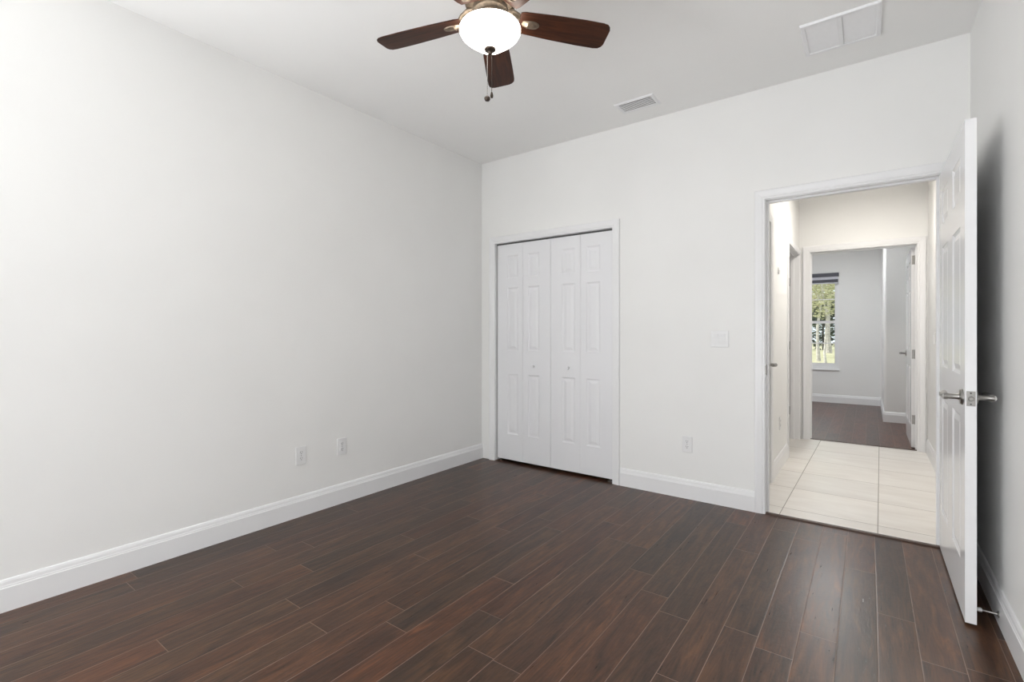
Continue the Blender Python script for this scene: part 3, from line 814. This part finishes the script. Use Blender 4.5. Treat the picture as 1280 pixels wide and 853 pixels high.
dome_lamp('far_lamp_light', (2.50, 4.55, H - 0.10), 0.12, 27, (0.93, 0.965, 1.0))

# ------------------------------------------------------------------ garden outside the far window
bm = bmesh.new(); n = 26
G = [[bm.verts.new((-34 + 68 * i / n, YB + 0.25 + 66 * j / n, -0.16 + 0.10 * noise.noise(Vector((i * 0.5, j * 0.5, 0))))) for j in range(n + 1)] for i in range(n + 1)]
for i in range(n):
    for j in range(n): bm.faces.new((G[i][j], G[i + 1][j], G[i + 1][j + 1], G[i][j + 1]))
struct('ground', bm, M_GRASS, 'pale dry lawn outside the far window', 'lawn')

def leaf_cloud(rng, blobs, count, size):
    bm = bmesh.new()
    for _ in range(count):
        cx, cy, cz, rx, rz = rng.choice(blobs)
        while True:
            p = Vector((rng.uniform(-1, 1), rng.uniform(-1, 1), rng.uniform(-1, 1)))
            if 0.25 < p.length < 1: break
        p = Vector((cx + p.x * rx, cy + p.y * rx, cz + p.z * rz))
        s = size * rng.uniform(0.6, 1.4)
        R = Matrix.Rotation(rng.uniform(0, 6.28), 3, 'Z') @ Matrix.Rotation(rng.uniform(-1.2, 1.2), 3, 'X')
        q = [R @ Vector(v) for v in ((-s, 0, 0), (0, -s * 0.45, 0.1 * s), (s, 0, 0), (0, s * 0.45, 0.1 * s))]
        bm.faces.new([bm.verts.new(p + v) for v in q])
    return bm

def tree(name, loc, h, r, blobs, count, size, leaf, bark, label, seed, cat='tree', group='trees beyond the far window', lean=0.0):
    rng = random.Random(seed); root = empty(name, loc); tag(root, label, cat, group)
    bm = bmesh.new(); k = 7
    pts = [(lean * (i / k) ** 1.5 + 0.05 * math.sin(i * 1.7 + seed), 0.05 * math.cos(i * 1.3 + seed), h * i / k) for i in range(k + 1)]
    add_tube(bm, pts, [r * (1.25 if i == 0 else 1 - 0.75 * i / k) for i in range(k + 1)], 10)
    for i in range(6):
        a = rng.uniform(0, 6.28); z = h * rng.uniform(0.45, 0.9); L = h * rng.uniform(0.18, 0.32); t = z / h
        bx_, by_ = lean * t ** 1.5, 0.0
        add_tube(bm, [(bx_, by_, z), (bx_ + math.cos(a) * L * 0.5, by_ + math.sin(a) * L * 0.5, z + L * 0.45), (bx_ + math.cos(a) * L, by_ + math.sin(a) * L, z + L * 0.8)], [r * 0.4, r * 0.25, r * 0.1], 7)
    obj('trunk', bm, bark, root)
    obj('foliage', leaf_cloud(rng, blobs, count, size), leaf, root)
    return root

tree('leafy_tree', (1.72, 17.5, -0.2), 4.6, 0.045, [(0, 0, 3.7, 1.1, 0.9), (-0.6, 0.2, 2.9, 0.8, 0.6), (0.5, -0.2, 3.0, 0.8, 0.6), (-0.1, 0, 2.3, 0.6, 0.4)], 1900, 0.055, M_LEAF_A, M_BARK, 'pale-trunked tree with light green leaves nearest the far window', 3, lean=-0.15)
tree('leafy_tree', (1.02, 23.5, -0.2), 6.0, 0.075, [(0, 0, 4.6, 1.5, 1.2), (-0.8, 0.3, 3.4, 1.0, 0.8), (0.8, 0.2, 3.5, 1.0, 0.7)], 2200, 0.075, M_LEAF_A, M_BARK, 'taller pale-trunked tree behind the nearest one', 8, lean=0.3)
tree('leafy_tree', (-1.35, 20.5, -0.2), 5.5, 0.09, [(0, 0, 4.4, 1.2, 1.2), (0.4, 0.3, 3.3, 0.9, 0.8)], 1800, 0.07, M_LEAF_C, M_BARK_D, 'russet-brown tree at the edge of the far window view', 13)
tree('leafy_tree', (-0.75, 29.5, -0.2), 7.5, 0.13, [(0, 0, 5.4, 1.9, 1.9), (0.9, 0, 3.9, 1.2, 1.1), (-0.7, 0, 3.8, 1.1, 1.0)], 2400, 0.095, M_LEAF_C, M_BARK, 'broad russet tree farther back across the lawn', 21)
tree('leafy_tree', (2.9, 31.0, -0.2), 8.0, 0.14, [(0, 0, 5.6, 1.9, 2.0), (-0.9, 0, 4.0, 1.1, 1.1)], 2400, 0.095, M_LEAF_A, M_BARK, 'broad green tree at the back by the dark bushes', 34)
tree('leafy_tree', (0.75, 36.0, -0.2), 9.0, 0.16, [(0, 0, 6.4, 1.9, 2.2), (-0.6, 0, 4.6, 1.2, 1.0)], 2400, 0.10, M_LEAF_A, M_BARK, 'tallest pale-trunked tree in front of the dark bushes', 40)
for i, (x, y, s) in enumerate(((-3.5, 42, 1.0), (0.05, 42.5, 1.2), (3.6, 42, 1.1), (7.1, 42, 1.0))):
    tree('dark_bush', (x, y, -0.2), 3.4 * s, 0.10, [(0, 0, 1.7 * s, 1.45, 1.7 * s), (0.3, 0.2, 2.9 * s, 1.0, 1.0), (-0.4, 0, 2.5 * s, 1.0, 1.0)], 4200, 0.15, M_LEAF_B, M_BARK_D,
         ('dark evergreen bush far across the lawn, outermost on one side', 'tall dark evergreen bush far across the lawn', 'dark evergreen bush far behind the pale trunks', 'dark evergreen bush far across the lawn, outermost on the other side')[i], 50 + i, 'bush', 'dark bushes beyond the lawn')
